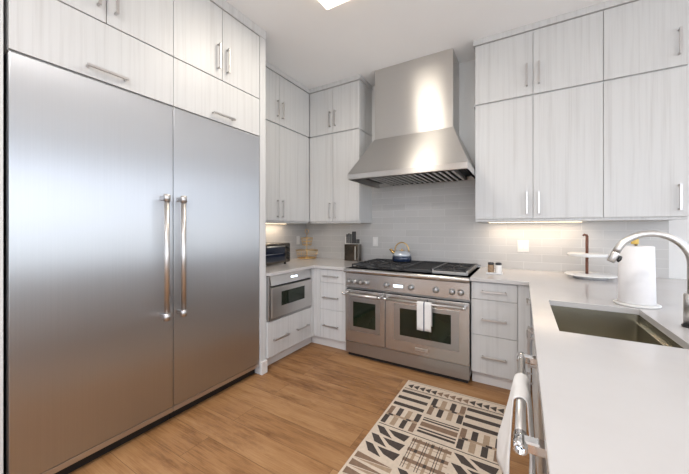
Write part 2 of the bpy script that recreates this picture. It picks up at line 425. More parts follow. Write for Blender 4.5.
# --- left wall uppers and back-left uppers
XU = -2.404; YU = 3.146
upper('L', XU, XU - XL - .003, 2.02, YU, ZB, ZS, [2.583], [(2.545, 1.45, 1.648), (2.625, 1.45, 1.648)], 'tall two-door wall cabinet above the toaster oven, beside the freezer')
upper('L', XU, XU - XL - .003, 2.02, YU, ZS, ZT, [2.583], [(2.545, 2.59, 2.78), (2.625, 2.59, 2.78)], 'short top cabinet on the left wall above the toaster oven, beside the freezer')
upper('B', YU, YB - YU - .01, XU + .003, -1.6647, ZB, ZS, [-2.0395], [(-2.078, 1.45, 1.645), (-2.0, 1.45, 1.645)], 'tall two-door wall cabinet left of the range hood above the knife block')
upper('B', YU, YB - YU - .01, XU + .003, -1.6647, ZS, ZT, [-2.0395], [(-2.078, 2.59, 2.785), (-2.0, 2.59, 2.785)], 'short two-door top cabinet left of the range hood under the ceiling')
# --- right uppers
upper('B', YU, YB - YU - .01, -.3995, .5555, ZB, ZS, [.0753], [(.028, 1.452, 1.648), (.118, 1.452, 1.648)], 'tall two-door wall cabinet right of the range hood above the lit backsplash')
upper('B', YU, YB - YU - .01, -.3995, .5555, ZS, ZT, [.0753], [(.028, 2.59, 2.785), (.118, 2.59, 2.785)], 'short two-door top cabinet right of the range hood under the ceiling')
upper('B', YU, YB - YU - .01, .5555, 1.033, ZB, ZS, [], [(.982, 1.455, 1.648)], 'tall single-door wall cabinet at the right end, above the paper towels')
upper('B', YU, YB - YU - .01, .5555, 1.033, ZS, ZT, [], [(.982, 2.59, 2.785)], 'short single-door top cabinet at the upper right corner')
# crown and seam mouldings
def moulding(k, boxes):
    m = MB()
    for b in boxes: m.box(*b, .002)
    struct(m.build('trim_%d' % k, LAM))
moulding(3, [(-.415, 1.045, YU - .012, YB - .01, ZT, CZ)])
moulding(4, [(-.412, -.3995, YU - .008, YB - .01, ZS - .007, ZS + .007)])
moulding(5, [(XL, XU + .012, 2.018, YB - .012, ZT, CZ), (XU + .012, -1.652, YU - .012, YB - .01, ZT, CZ)])
moulding(6, [(-1.6647, -1.6547, YU - .008, YB - .01, ZS - .007, ZS + .007)])
moulding(7, [(XL, XF + .012, .30, 2.018, ZT if False else 3.062, CZ)])

# --- base cabinets
XB = -2.0245; YC = 2.7277; KB = .1214; CB = .882
def base_drawers(side, front, depth, a0, a1, sets, label, pa, kick=.085, fill=()):
    t = thing('base_cabinet', base_pt(side, front, depth, a0, a1, 0), label, 'cabinet')
    carcass(side, front, depth, a0, a1, KB, CB, t)
    k = MB(); fbox(k, side, front, -depth, -kick, a0 - (.0905 if fill and a0 < -2 else 0), a1, 0, KB - .001, 0); k.build('toe_kick', PAINT, t)
    for f0, f1 in fill:
        p = MB(); fbox(p, side, front, -.02, -.001, f0, f1, KB, CB, .001); p.build('filler', LAM, t)
    for (z0, z1, hz, d0, d1) in sets:
        d = front_panel('drawer', side, front, d0, d1, z0, z1, t)
        for (h0, h1) in pa: pull(side, front, h0, h1, hz, hz, d)
    return t
zs3 = lambda d0, d1: [(.733, CB - .004, .805, d0, d1), (.438, .733, .573, d0, d1), (KB, .438, .267, d0, d1)]
base_drawers('B', YC, YB - YC - .01, XB, -1.606, zs3(-1.935, -1.608), 'white three-drawer base cabinet left of the range below the knife block', [(-1.885, -1.69)], fill=[(XB, -1.937)])
base_drawers('B', YC, YB - YC - .01, -.379, .05, zs3(-.3755, -.0365), 'white three-drawer base cabinet right of the range below the salt and pepper', [(-.298, -.112)], fill=[(-.034, .05)])
# microwave base cabinet
t = thing('base_cabinet', (-2.37, 2.375, 0), 'white base cabinet holding the drawer microwave, two pulls on its wide drawer', 'cabinet')
m = MB(); m.box(XL + .003, XB - .021, 2.02, 3.47, KB, .455).box(XL + .003, XB - .021, 2.70, 3.47, .456, CB).box(XL + .003, XB - .021, 2.02, 2.026, .456, CB); m.build('body', LAM, t)
m = MB(); m.box(XL + .05, XB - .091, 2.02, 2.81, 0, KB - .001); m.build('toe_kick', PAINT, t)
d = front_panel('drawer', 'L', XB, 2.022, 2.688, KB, .452, t)
pull('L', XB, 2.089, 2.284, .275, .275, d); pull('L', XB, 2.422, 2.616, .275, .275, d)
m = MB(); fbox(m, 'L', XB, -.02, -.001, 2.690, YC + .019, KB, CB, .001); m.build('filler', LAM, t)
t = thing('drawer_microwave', (-2.3, 2.355, .458), 'stainless steel drawer microwave built in under the left counter', 'microwave')
m = MB(); m.box(-2.55, XB - .022, 2.04, 2.68, .47, .872); m.build('body', DARK, t)
m = MB(); F0 = XB + .004
m.box(XB - .02, F0, 2.028, 2.052, .458, .876, .002).box(XB - .02, F0, 2.662, 2.686, .458, .876, .002).box(XB - .02, F0, 2.052, 2.662, .458, .478, .002); m.build('surround', STEELT, t)
m = MB(); m.prism([(XB - .02, .785), (XB + .012, .785), (XB - .004, .874), (XB - .02, .874)], 'Y', 2.056, 2.658); cp = m.build('control_panel', STEELL, t)
m = MB(); m.hexa([(XB + .0045, 2.34, .826), (XB + .0045, 2.44, .826), (XB + .0065, 2.44, .826), (XB + .0065, 2.34, .826)], [(XB + .0015, 2.34, .842), (XB + .0015, 2.44, .842), (XB + .0035, 2.44, .842), (XB + .0035, 2.34, .842)]); tag(m.build('display', DISP, cp), 'small lit display')
m = MB(); m.box(XB - .02, XB + .02, 2.056, 2.658, .482, .768, .004); dr = m.build('door', STEELL, t)
m = MB(); m.box(XB + .019, XB + .0225, 2.184, 2.538, .58, .716, .001); tag(m.build('window', GLASSD, dr), 'dark glass window')

# peninsula cabinets facing -X
XP = .058; PB = 1.05
base_drawers('P', XP, .95, 2.13, YC - .022, [(.733, CB - .004, .805, 2.132, YC - .03), (.438, .733, .573, 2.132, YC - .03), (KB, .438, .267, 2.132, YC - .03)],
             'three-drawer peninsula cabinet beside the corner, seen edge-on', [(2.40, 2.58)])
t = thing('sink_cabinet', (.5, 1.81, 0), 'peninsula cabinet under the sink between drawers and dishwasher', 'cabinet')
m = MB(); m.box(XP + .021, 1.0, 1.47, 2.129, KB, .55).box(XP + .021, XP + .04, 1.47, 2.129, .55, CB); m.build('body', LAM, t)
m = MB(); m.box(XP + .085, 1.0, 1.47, 2.129, 0, KB - .001); m.build('toe_kick', PAINT, t)
for p, q, ha in ((1.471, 1.815, 1.78), (1.815, 2.129, 1.85)):
    d = front_panel('door', 'P', XP, p, q, KB, CB - .004, t); pull('P', XP, ha, ha, .62, .81, d)
t = thing('base_cabinet', (.5, .23, 0), 'peninsula cabinet at the near end under the white counter', 'cabinet')
m = MB(); m.box(XP + .021, 1.0, -.4, .828, KB, CB); m.build('body', LAM, t)
m = MB(); m.box(XP + .085, 1.0, -.4, .828, 0, KB - .001); m.build('toe_kick', PAINT, t)
for p, q in ((-.4, .226), (.226, .828)): front_panel('door', 'P', XP, p, q, KB, CB - .004, t)
# dishwasher
t = thing('dishwasher', (.36, 1.175, 0), 'stainless dishwasher in the peninsula with a thick chrome bar handle', 'dishwasher')
m = MB(); m.box(XP + .022, .66, .832, 1.468, KB, CB - .003); m.build('body', DARK, t)
m = MB(); m.box(XP + .09, .66, .832, 1.468, .004, KB - .002); m.build('toe_kick', BLACK, t)
m = MB(); m.box(XP - .004, XP + .02, 0.833, 1.467, KB, CB - .006, .003); dr = m.build('door', STEELL, t)
hx, hz = -.006, .790
m = MB(); m.tube([(hx, .88, hz), (hx, 1.43, hz)], .0135, 20); m.build('handle', NICKEL, dr)
for y0, y1 in ((.838, .90), (1.407, 1.464)):
    m = MB(); m.lathe((hx, y1, hz), [(.013, 0), (.0165, .003), (.0165, y1 - y0 - .004), (.0135, y1 - y0), (.0105, y1 - y0), (.009, y1 - y0 - .02)], 24, axis='Y')
    yc = (y0 + y1) / 2; m.box(hx, XP - .004, yc - .016, yc + .016, hz - .014, hz + .014, .004); m.build('handle_bracket', CHROME, dr)

# ------------------------------------------------------------ worktops
m = MB(); bz = .884
m.prism([(XL, 2.018), (-1.995, 2.018), (-1.995, 2.698), (-1.603, 2.698), (-1.603, YB - .008), (XL, YB - .008)], 'Z', bz, CT)
wt = single(m, 'worktop', QUARTZ, (-2.3, 2.9, bz), 'white quartz worktop under the toaster oven and knife block', 'countertop')
bm_ = wt.modifiers.new('bevel', 'BEVEL'); bm_.width = .002; bm_.segments = 2; bm_.limit_method = 'ANGLE'
# right worktop with sink cut-out
SX0, SX1, SY0, SY1 = .125, .505, 1.47, 2.075; CX = .0375; PX = 1.25; PY = -.42
m = MB(); b = m.bm
xs = [-.382, CX, SX0, SX1, PX]; ys = [PY, SY0, SY1, 2.698, YB - .008]
vv = {}
def V(i, j, z):
    if (i, j, z) not in vv: vv[(i, j, z)] = b.verts.new((xs[i], ys[j], z))
    return vv[(i, j, z)]
cells = [(i, j) for i in range(4) for j in range(4) if not ((i, j) == (2, 1)) and not (i == 0 and j < 3)]
for (i, j) in cells:
    for z in (bz, CT): b.faces.new([V(i, j, z), V(i + 1, j, z), V(i + 1, j + 1, z), V(i, j + 1, z)])
    for (di, dj, e0, e1) in ((-1, 0, (0, 0), (0, 1)), (1, 0, (1, 0), (1, 1)), (0, -1, (0, 0), (1, 0)), (0, 1, (0, 1), (1, 1))):
        if (i + di, j + dj) not in cells:
            p = (i + e0[0], j + e0[1]); q = (i + e1[0], j + e1[1])
            b.faces.new([V(*p, bz), V(*q, bz), V(*q, CT), V(*p, CT)])
wt = single(m, 'worktop', QUARTZ, (.6, 1.5, bz), 'white quartz worktop of the right run and peninsula around the sink', 'countertop')
bm_ = wt.modifiers.new('bevel', 'BEVEL'); bm_.width = .002; bm_.segments = 2; bm_.limit_method = 'ANGLE'
# sink
t = thing('sink', ((SX0 + SX1) / 2, (SY0 + SY1) / 2, .66), 'rectangular stainless steel undermount sink in the peninsula worktop', 'sink')
m = MB(); a = .006; th = .004; zb = .665
x0, x1, y0, y1 = SX0 + .002, SX1 - .002, SY0 + .002, SY1 - .002
# tapered basin: inner and outer shells
def loop(x0, x1, y0, y1, z, r, n=5):
    P = []
    for cx, cy, a0 in ((x1 - r, y1 - r, 0), (x0 + r, y1 - r, 90), (x0 + r, y0 + r, 180), (x1 - r, y0 + r, 270)):
        for k in range(n + 1):
            an = math.radians(a0 + 90 * k / n); P.append(m.bm.verts.new((cx + r * math.cos(an), cy + r * math.sin(an), z)))
    return P
L = [loop(x0 - .0, x1, y0, y1, bz + .002, .012), loop(x0 + .006, x1 - .006, y0 + .006, y1 - .006, zb + .02, .02),
     loop(x0 + .022, x1 - .022, y0 + .022, y1 - .022, zb, .02)]
for A, B in zip(L, L[1:]):
    for k in range(len(A)):
        f = m.bm.faces.new((A[k], A[(k + 1) % len(A)], B[(k + 1) % len(A)], B[k]))
m.bm.faces.new(L[-1])
bo = m.build('basin', STEELK, t); sm = bo.modifiers.new('thick', 'SOLIDIFY'); sm.thickness = .0015; sm.offset = 1
m = MB(); c = ((x0 + x1) / 2, (y0 + y1) / 2, zb); m.lathe(c, [(.045, .0015), (.045, .004), (.036, .004), (.034, .0015), (.008, .0015), (.008, .007), (.0, .007)], 32); m.build('drain', CHROME, t)
m = MB(); m.box(SX1 - .014, SX1 - .003, SY0 + .004, SY1 - .004, .838, .848, .001); m.build('ledge', STEELK, t)

# ------------------------------------------------------------ range hood
HX0, HX1, HY = -1.578, -.402, 2.722; CX0, CX1, CY = -1.4667, -.6045, 3.151
t = thing('range_hood', (-.99, 3.2, 1.832), 'large stainless steel range hood with a sloped canopy over the range', 'range hood')
# (chimney)
m = MB(); m.box(CX0, CX1, CY, YB - .002, 2.343, CZ - .002, .002); m.build('chimney', STEELH, t)
m = MB(); ZL0, ZL1 = 1.832, 1.893; yb = YB - .0085
m.hexa([(HX0, HY, ZL1), (HX1, HY, ZL1), (HX1, yb, ZL1), (HX0, yb, ZL1)], [(CX0 - .004, CY - .004, 2.343), (CX1 + .004, CY - .004, 2.343), (CX1 + .004, yb, 2.343), (CX0 - .004, yb, 2.343)])
m.build('canopy', STEELH, t)
m = MB(); w = .028
m.box(HX0, HX1, HY - .003, HY + w, ZL0, ZL1 - .001, .006, seg=2).box(HX0, HX0 + w, HY + w, yb, ZL0, ZL1 - .001, .002).box(HX1 - w, HX1, HY + w, yb, ZL0, ZL1 - .001, .002).box(HX0 + w, HX1 - w, yb - .012, yb, ZL0 + .012, ZL1 - .001, .001)
m.build('lip', STEELH, t)
m = MB(); m.box(HX0 + w, HX1 - w, HY + w, yb - .012, ZL1 - .008, ZL1 - .002); m.build('underside', DARK, t)
fx0, fx1 = HX0 + .20, HX1 - .10; fw = (fx1 - fx0) / 3
for k in range(3):
    m = MB(); a0 = fx0 + k * fw + .004; a1 = a0 + fw - .008
    m.prism([(HY + .045, ZL0 + .004), (HY + .055, ZL0 + .004), (HY + .055, ZL1 - .011), (HY + .66, ZL1 - .011), (HY + .66, ZL0 + .004), (HY + .67, ZL0 + .004), (HY + .67, ZL1 - .009), (HY + .045, ZL1 - .009)], 'X', a0, a1)
    f = m.build('baffle_filter', DARK, t)
    n_ = 5; st = (a1 - a0) / n_
    for i in range(n_):
        s_ = MB(); c = a0 + st * (i + .5)
        s_.prism([(c - .018, ZL0 + .004), (c + .006, ZL0 + .004), (c + .010, ZL0 + .041), (c + .001, ZL0 + .041)], 'Y', HY + .056, HY + .659); s_.build('baffle', NICKEL, f)
for i in range(2):
    m = MB(); m.box(-1.26 + i * .5, -1.20 + i * .5, HY + .69, HY + .73, ZL0 + .02, ZL0 + .045, .004); m.build('work_lamp', WHITEP, t)

# ------------------------------------------------------------ range
RX0, RX1, RY = -1.6012, -.3842, 2.7057; RD = -1.1508
t = thing('range', (-.993, 3.08, 0), 'wide stainless steel double-oven gas range with griddle under the hood', 'range')
m = MB(); m.box(RX0 + .003, RX1 - .003, RY + .045, YB - .012, .06, .895); m.build('body', STEELT, t)
m = MB(); m.box(RX0 + .005, RX1 - .005, RY + .005, RY + .03, .040, .158, .002); m.build('kick_panel', STEELT, t)
m = MB(); m.box(RX0 + .02, RX1 - .02, RY + .04, RY + .09, 0, .055); m.build('plinth', BLACK, t)
m = MB(); m.box(RX0 + .001, RX1 - .001, RY + .008, RY + .046, .716, .862, .003); cpn = m.build('control_panel', STEELR, t)
m = MB(); m.box(RX0, RX1, RY + .0475, RY + .05, .690, .716); m.build('shadow_gap', DARK, t)
m = MB()  # bullnose
m.prism([(RY + .05, .866)] + [(RY - .008 - .024 * math.cos(math.radians(a)), .889 + .023 * math.sin(math.radians(a))) for a in range(-90, 91, 15)] + [(RY + .05, .912)], 'X', RX0, RX1); m.build('bullnose', STEELR, t)
m = MB(); m.box(RX0, RX1, RY + .05, YB - .012, .896, .911, .002).box(RX0, RX1, YB - .05, YB - .012, .911, .938, .003); m.build('cooktop', STEELR, t)
m = MB(); m.box(RX0 + .025, -.985, RY + .085, YB - .055, .9115, .917, .001); m.build('burner_pan', ENAMEL, t)
m = MB(); m.box(-.7075, -.4265, RY + .085, YB - .055, .9115, .917, .001); m.build('burner_pan', ENAMEL, t)
def burner(x, y):
    m = MB(); m.lathe((x, y, .9165), [(.058, 0), (.058, .006), (.044, .008), (.044, .016), (.038, .020), (0, .021)], 28); bo = m.build('burner', STEELT, t)
    m = MB()
    for k in range(5):
        a = 2 * math.pi * k / 5
        m.hexa([(x + .012 * math.cos(a - .5), y + .012 * math.sin(a - .5), .937), (x + .048 * math.cos(a - .14), y + .048 * math.sin(a - .14), .937), (x + .048 * math.cos(a + .14), y + .048 * math.sin(a + .14), .937), (x + .012 * math.cos(a + .5), y + .012 * math.sin(a + .5), .937)],
               [(x + .012 * math.cos(a - .5), y + .012 * math.sin(a - .5), .942), (x + .046 * math.cos(a - .14), y + .046 * math.sin(a - .14), .942), (x + .046 * math.cos(a + .14), y + .046 * math.sin(a + .14), .942), (x + .012 * math.cos(a + .5), y + .012 * math.sin(a + .5), .942)])
    m.build('burner_cap', IRON, bo)
def grate(x0, x1, mat=IRON):
    y0, y1 = RY + .09, YB - .06; z0, z1 = .934, .950; w = .014
    m = MB(); m.box(x0, x1, y0, y0 + w, z0, z1, .002).box(x0, x1, y1 - w, y1, z0, z1, .002).box(x0, x0 + w, y0, y1, z0, z1, .002).box(x1 - w, x1, y0, y1, z0, z1, .002)
    ym = (y0 + y1) / 2; m.box(x0, x1, ym - w / 2, ym + w / 2, z0, z1, .002)
    for cy in ((y0 + ym) / 2, (ym + y1) / 2):
        xc = (x0 + x1) / 2
        for (ax, ay, bx, by) in ((x0, cy, xc - .03, cy), (x1, cy, xc + .03, cy), (xc, cy - (ym - y0) / 2, xc, cy - .03), (xc, cy + (ym - y0) / 2, xc, cy + .03)):
            m.box(min(ax, bx) - (.005 if ax == bx else 0), max(ax, bx) + (.005 if ax == bx else 0), min(ay, by) - (.005 if ay == by else 0), max(ay, by) + (.005 if ay == by else 0), z0, z1, .0015)
        for sx in (-1, 1):
            for sy in (-1, 1):
                m.tube([(xc + sx * (x1 - x0) / 2.1, cy + sy * (ym - y0) / 2.1, z1 - .006), (xc + sx * .035, cy + sy * .035, z1 - .006)], .005, 6)
    for fx in (x0 + .007, x1 - .007):
        for fy in (y0 + .007, y1 - .007, ym): m.box(fx - .006, fx + .006, fy - .006, fy + .006, .9172, z0 + .002)
    m.build('grate', mat, t)
gm = (RX0 + .03 - .985) / 2
for x0, x1 in ((RX0 + .03, gm - .002), (gm + .002, -.988), (-.712, RX1 - .045)):
    grate(x0, x1)
    for y in (RY + .09 + .158, YB - .06 - .158): burner((x0 + x1) / 2, y)
m = MB(); y0, y1 = RY + .085, YB - .055
m.box(-.98, -.72, y0, y1, .9115, .934, .003).box(-.98, -.966, y0, y1, .934, .952, .002).box(-.734, -.72, y0, y1, .934, .952, .002).box(-.966, -.734, y1 - .014, y1, .934, .952, .002)
gr = m.build('griddle', IRON, t)
m = MB()
for i in range(15): m.box(-.958 + i * .0152, -.952 + i * .0152, y0 + .07, y1 - .03, .9342, .938)
m.build('griddle_ribs', IRON, gr)
m = MB(); m.box(-.72, -.708, y0 - .004, y1, .9115, .954, .002).box(-.426, -.414, y0 - .004, y1, .9115, .954, .002).box(-.708, -.426, y0 - .012, y0 - .002, .9115, .938, .002); m.build('grate_frame', STEELT, t)
KX = [-1.553, -1.487, -1.420, -1.352, -1.138, -.893, -.668, -.529, -.457]
for x in KX:
    m = MB(); m.lathe((x, RY + .008, .775), [(.026, 0), (.027, .004), (.024, .006), (.023, .008)], 24, axis='Y'); kb = m.build('knob', STEELT, cpn)
    m = MB(); m.lathe((x, RY + .001, .775), [(.0235, 0), (.023, .020), (.017, .024), (0, .0245)], 24, axis='Y'); m.box(x - .003, x + .003, RY - .029, RY - .022, .757, .793, .001); m.build('knob_grip', STEELT, kb)
m = MB(); m.box(-1.075, -.965, RY + .004, RY + .0075, .757, .795, .001); pf = m.build('display_frame', STEELT, cpn)
m = MB(); m.box(-1.066, -.974, RY + .002, RY + .0038, .764, .788); m.build('display', DISP, pf)
def oven(x0, x1, wx0, wx1, fx0, fx1, fz0, fz1, hx0, hx1, label):
    m = MB(); m.box(x0, x1, RY, RY + .044, .161, .693, .004, seg=2); d = tag(m.build('oven_door', STEELR, t), label)
    m = MB(); m.box(fx0, fx1, RY - .0025, RY - .0002, fz0, fz1, .001); m.build('window_frame', STEELT, d)
    m = MB(); m.box(wx0, wx1, RY - .004, RY - .0027, .320, .574, .0004); m.build('oven_window', GLASSD, d)
    m = MB(); hy = RY - .055; m.tube([(hx0, hy, .655), (hx1, hy, .655)], .0115, 18); h = m.build('handle', NICKEL, d)
    m = MB()
    for a in (hx0 + .018, hx1 - .018):
        m.box(a - .010, a + .010, hy, RY, .646, .664, .002); m.tube([(a - .018, hy, .655), (a + .018, hy, .655)], .0145, 18)
    m.build('handle_bracket', CHROME, d)
    return d
oven(RX0 + .004, RD - .003, -1.503, -1.252, -1.545, -1.205, .275, .618, RX0 + .0, RD - .022, 'narrow left oven door')
d = oven(RD + .003, RX1 - .003, -1.0, -.536, -1.06, -.471, .268, .614, RD + .0, -.405, 'wide right oven door')
m = MB(); m.box(-.853, -.735, RY - .003, RY - .0002, .205, .232, .001); pl = m.build('name_plate', NICKEL, d)
m = MB(); m.box(-.83, -.758, RY - .0042, RY - .0031, .2155, .2215); m.build('lettering', STEELT, pl)

# oven racks glimpsed? kept dark behind glass
def drape(path, a0, a1, axis, n=14, ripple=.004, mats=None, stripe=None, taper=None, seed=0):
    """sheet following path (list of (p,z)) and running along the axis from a0 to a1"""
    rnd = random.Random(seed); m = MB(); g = []
    ph = rnd.random() * 6
    for i, (p, z) in enumerate(path):
        row = []; s_ = i / (len(path) - 1)
        for k in range(n + 1):
            u = k / n; a = a0 + (a1 - a0) * u
            amp = ripple * min(1, abs(s_ - .5) * 3)
            off = amp * math.sin(ph + u * 9 + s_ * 2)
            if taper: a = taper(a, s_)
            co = (p + off, a, z + off * .3) if axis == 'Y' else (a, p + off, z + off * .3)
            row.append(m.bm.verts.new(co))
        g.append(row)
    for A, B in zip(g, g[1:]):
        for k in range(n):
            f = m.bm.faces.new((A[k], A[k + 1], B[k + 1], B[k])); f.smooth = True
            if stripe and stripe[0] <= (k + .5) / n <= stripe[1]: f.material_index = 1
    return m
def overbar(c, z, r, zf, zb, dirn=-1):
    P = []
    nb = 8
    for i in range(nb): P.append((c + dirn * r, zf + (z - zf) * i / nb))
    for k in range(9):
        an = math.pi * k / 8; P.append((c + dirn * r * math.cos(an), z + r * math.sin(an)))
    for i in range(1, nb + 1): P.append((c - dirn * r, z - (z - zb) * i / nb))
    return P
m = drape(overbar(RY - .055, .655, .016, .42, .46), -.815, -.688, 'X', 26, .002, stripe=(.46, .54), seed=3)
tw = single(m, 'kitchen_towel', [COTTON, NAVY], (-.75, RY - .055, .42), 'small white towel with a navy stripe hanging from the wide oven door handle', 'towel')
sm = tw.modifiers.new('thick', 'SOLIDIFY'); sm.thickness = .003; sm.offset = 1
# dishwasher towel: wrapped over the chrome bar
P = []
for i in range(12):
    s_ = i / 11; P.append((hx - .018 - .004 * (1 - s_), .47 + (.76 - .47) * s_))
for k in range(1, 10):
    an = math.pi * k / 9; P.append((hx - .018 * math.cos(an), hz + .018 * math.sin(an)))
for i in range(1, 12):
    s_ = i / 11; P.append((hx + .018 + .012 * math.sin(s_ * 3), hz - .01 - (.38) * s_))
def tp(a, s_):
    c = 1.06; k = 1 + .35 * min(1, max(0, .4 - s_) / .4) ** 1.2; return c + (a - c) * k
m = drape(P, 1.06, 1.235, 'Y', 22, .006, taper=tp, seed=5)
tw = single(m, 'dish_towel', COTTON, (hx, 1.26, .432), 'white towel draped over the chrome dishwasher handle', 'towel')
for v in tw.data.vertices:      # the front flap swings out towards its far, lower corner
    z = v.co.z + .42; y = v.co.y + 1.26; x = v.co.x + hx
    if z < hz and x < hx - .01: v.co.x -= .050 * min(1, (hz - z) / .25) * max(0, (y - 1.05) / .22) ** .7
sm = tw.modifiers.new('thick', 'SOLIDIFY'); sm.thickness = .004; sm.offset = 1

# ------------------------------------------------------------ things on the worktops
# kettle
kx, ky, kz = -1.185, 3.27, .951
t = thing('kettle', (kx, ky, kz), 'blue and silver kettle with a gold handle on the back of the range', 'kettle')
m = MB(); m.lathe((kx, ky, kz), [(.098, 0), (.107, .006), (.109, .03), (.108, .05), (.104, .06)], 40); bd = m.build('body', ENBLUE, t)
m = MB(); m.lathe((kx, ky, kz), [(.104, .0605), (.098, .08), (.08, .104), (.05, .118), (.032, .121)], 40); m.build('dome', ENSILV, t)
m = MB(); m.lathe((kx, ky, kz), [(.03, .1215), (.03, .125), (.01, .127), (.006, .131), (.010, .136), (.006, .141), (0, .1415)], 24); m.build('lid', BRASS, t)
m = MB(); m.tube([(kx - .07, ky, kz + .08), (kx - .105, ky - .005, kz + .10), (kx - .128, ky - .008, kz + .122)], [.022, .017, .014], 16).lathe((kx - .13, ky - .008, kz + .118), [(.012, 0), (.018, .006), (.018, .014), (.008, .022), (0, .023)], 16); m.build('spout', BRASS, t)
m = MB(); pts = []
for k in range(17):
    an = math.radians(-5 + 190 * k / 16); pts.append((kx + .083 * math.cos(an), ky, kz + .12 + .093 * math.sin(an) * (1 if math.sin(an) > 0 else 1)))
m.tube(pts, .007, 10); m.build('handle', GOLD, t)
# knife block
bx, by = -1.845, 3.32
t = thing('knife_block', (bx, by, CT), 'dark metal knife block on the worktop left of the range', 'knife block')
m = MB(); m.box(bx - .105, bx + .098, by - .045, by + .045, CT + .001, 1.125, .006, seg=2); m.build('body', BLOCKM, t)
m = MB(); m.box(bx + .045, bx + .06, by - .0475, by - .0455, CT + .02, 1.10, .0006); m.build('inlay', NICKEL, t)
kn = [(-.090, 1.25, .006), (-.062, 1.262, .0065), (-.034, 1.255, .006), (-.003, 1.285, .010), (.027, 1.285, .010), (.056, 1.19, .006), (.080, 1.19, .006)]
wd = ['slim black knife at the left end of the knife block', 'second black knife from the left in the knife block', 'third black knife from the left in the knife block',
      'tall thick black knife left of centre in the knife block', 'tallest thick knife right of centre in the knife block', 'short black knife beside the tall ones in the knife block', 'short black knife at the right end of the knife block']
for (dx, zt, r), lb in zip(kn, wd):
    k = thing('knife', (bx + dx, by, 1.126), lb, 'knife', 'knives in the block')
    m = MB(); m.box(bx + dx - r * .8, bx + dx + r * .8, by - .014, by + .014, 1.136, zt, .004, seg=2); m.build('handle', BLACK, k)
    m = MB(); m.box(bx + dx - r * .6, bx + dx + r * .6, by - .011, by + .011, 1.1262, 1.1358, .001); m.build('bolster', NICKEL, k)
# two-tier wire basket
gx, gy = -2.53, 3.255
t = thing('tiered_basket', (gx, gy, CT), 'two-tier gold wire fruit basket in the left corner of the worktop', 'basket')
m = MB(); m.tube([(gx, gy, CT + .006), (gx, gy, 1.255)], .0045, 10); m.build('pole', GOLD, t)
m = MB(); pts = [(gx + .03 * math.sin(2 * math.pi * k / 20), gy, 1.285 - .03 * math.cos(2 * math.pi * k / 20)) for k in range(21)]
m.tube(pts, .004, 8); m.build('top_loop', GOLD, t)
def tier(z0, z1, r0, r1, name, nw=28):
    m = MB(); m.ring((gx, gy, z0), r0, .004).ring((gx, gy, z1), r1, .0045).ring((gx, gy, (z0 + z1) / 2), (r0 + r1) / 2, .0025)
    for k in range(nw):
        a = 2 * math.pi * k / nw; m.tube([(gx + r0 * math.cos(a), gy + r0 * math.sin(a), z0), (gx + r1 * math.cos(a), gy + r1 * math.sin(a), z1)], .0015, 6)
    for k in range(6):
        a = math.pi * k / 6; m.tube([(gx + r0 * math.cos(a), gy + r0 * math.sin(a), z0), (gx - r0 * math.cos(a), gy - r0 * math.sin(a), z0)], .002, 6)
    for rr in (.25, .5, .75): m.ring((gx, gy, z0), r0 * rr, .002, 28, 6)
    m.build(name, GOLD, t)
tier(CT + .012, 1.03, .125, .148, 'lower_tier', 22); tier(1.10, 1.195, .06, .078, 'upper_tier', 16)
m = MB()
for k in range(3):
    a = 2 * math.pi * k / 3 + .4; m.lathe((gx + .10 * math.cos(a), gy + .10 * math.sin(a), CT), [(.008, .0005), (.008, .010)], 12)
m.build('feet', GOLD, t)
# toaster oven
t = thing('toaster_oven', (-2.49, 2.49, CT), 'black and steel toaster oven on the left worktop beside the end panel', 'toaster oven')
TX, TY0, TY1 = -2.35, 2.27, 2.70
m = MB(); m.box(-2.66, TX, TY0, TY1, .934, 1.156, .006, seg=2); m.build('body', BLOCKM, t)
m = MB(); m.box(TX, TX + .012, TY0 + .008, 2.615, .945, 1.148, .003); d = m.build('door', BLOCKM, t)
m = MB(); m.box(TX + .0122, TX + .0145, TY0 + .02, 2.60, .962, 1.11, .0005); gw = m.build('glass', TOASTG, d)
m = MB(); m.tube([(TX + .035, TY0 + .04, 1.124), (TX + .035, 2.58, 1.124)], .007, 10).box(TX + .012, TX + .035, TY0 + .05, TY0 + .062, 1.118, 1.130).box(TX + .012, TX + .035, 2.555, 2.567, 1.118, 1.130); m.build('handle', NICKEL, d)
m = MB()
m.tube([(TX + .0155, TY0 + .03, 1.04), (TX + .0155, 2.57, 1.04)], .0018, 6); m.build('rack_line', NICKEL, d)
m = MB(); m.box(TX, TX + .010, 2.622, TY1 - .006, .945, 1.148, .002); cp = m.build('control_panel', BLOCKM, t)
for z in (.985, 1.045, 1.105):
    m = MB(); m.lathe((TX + .010, 2.658, z), [(.016, 0), (.014, .016), (0, .017)], 18, axis='X'); m.build('dial', BLACK, cp)
for x in (-2.63, TX - .03):
    for y in (TY0 + .05, TY1 - .05):
        m = MB(); m.lathe((x, y, CT), [(.012, .0005), (.014, .021)], 14); m.build('foot', BLACK, t)
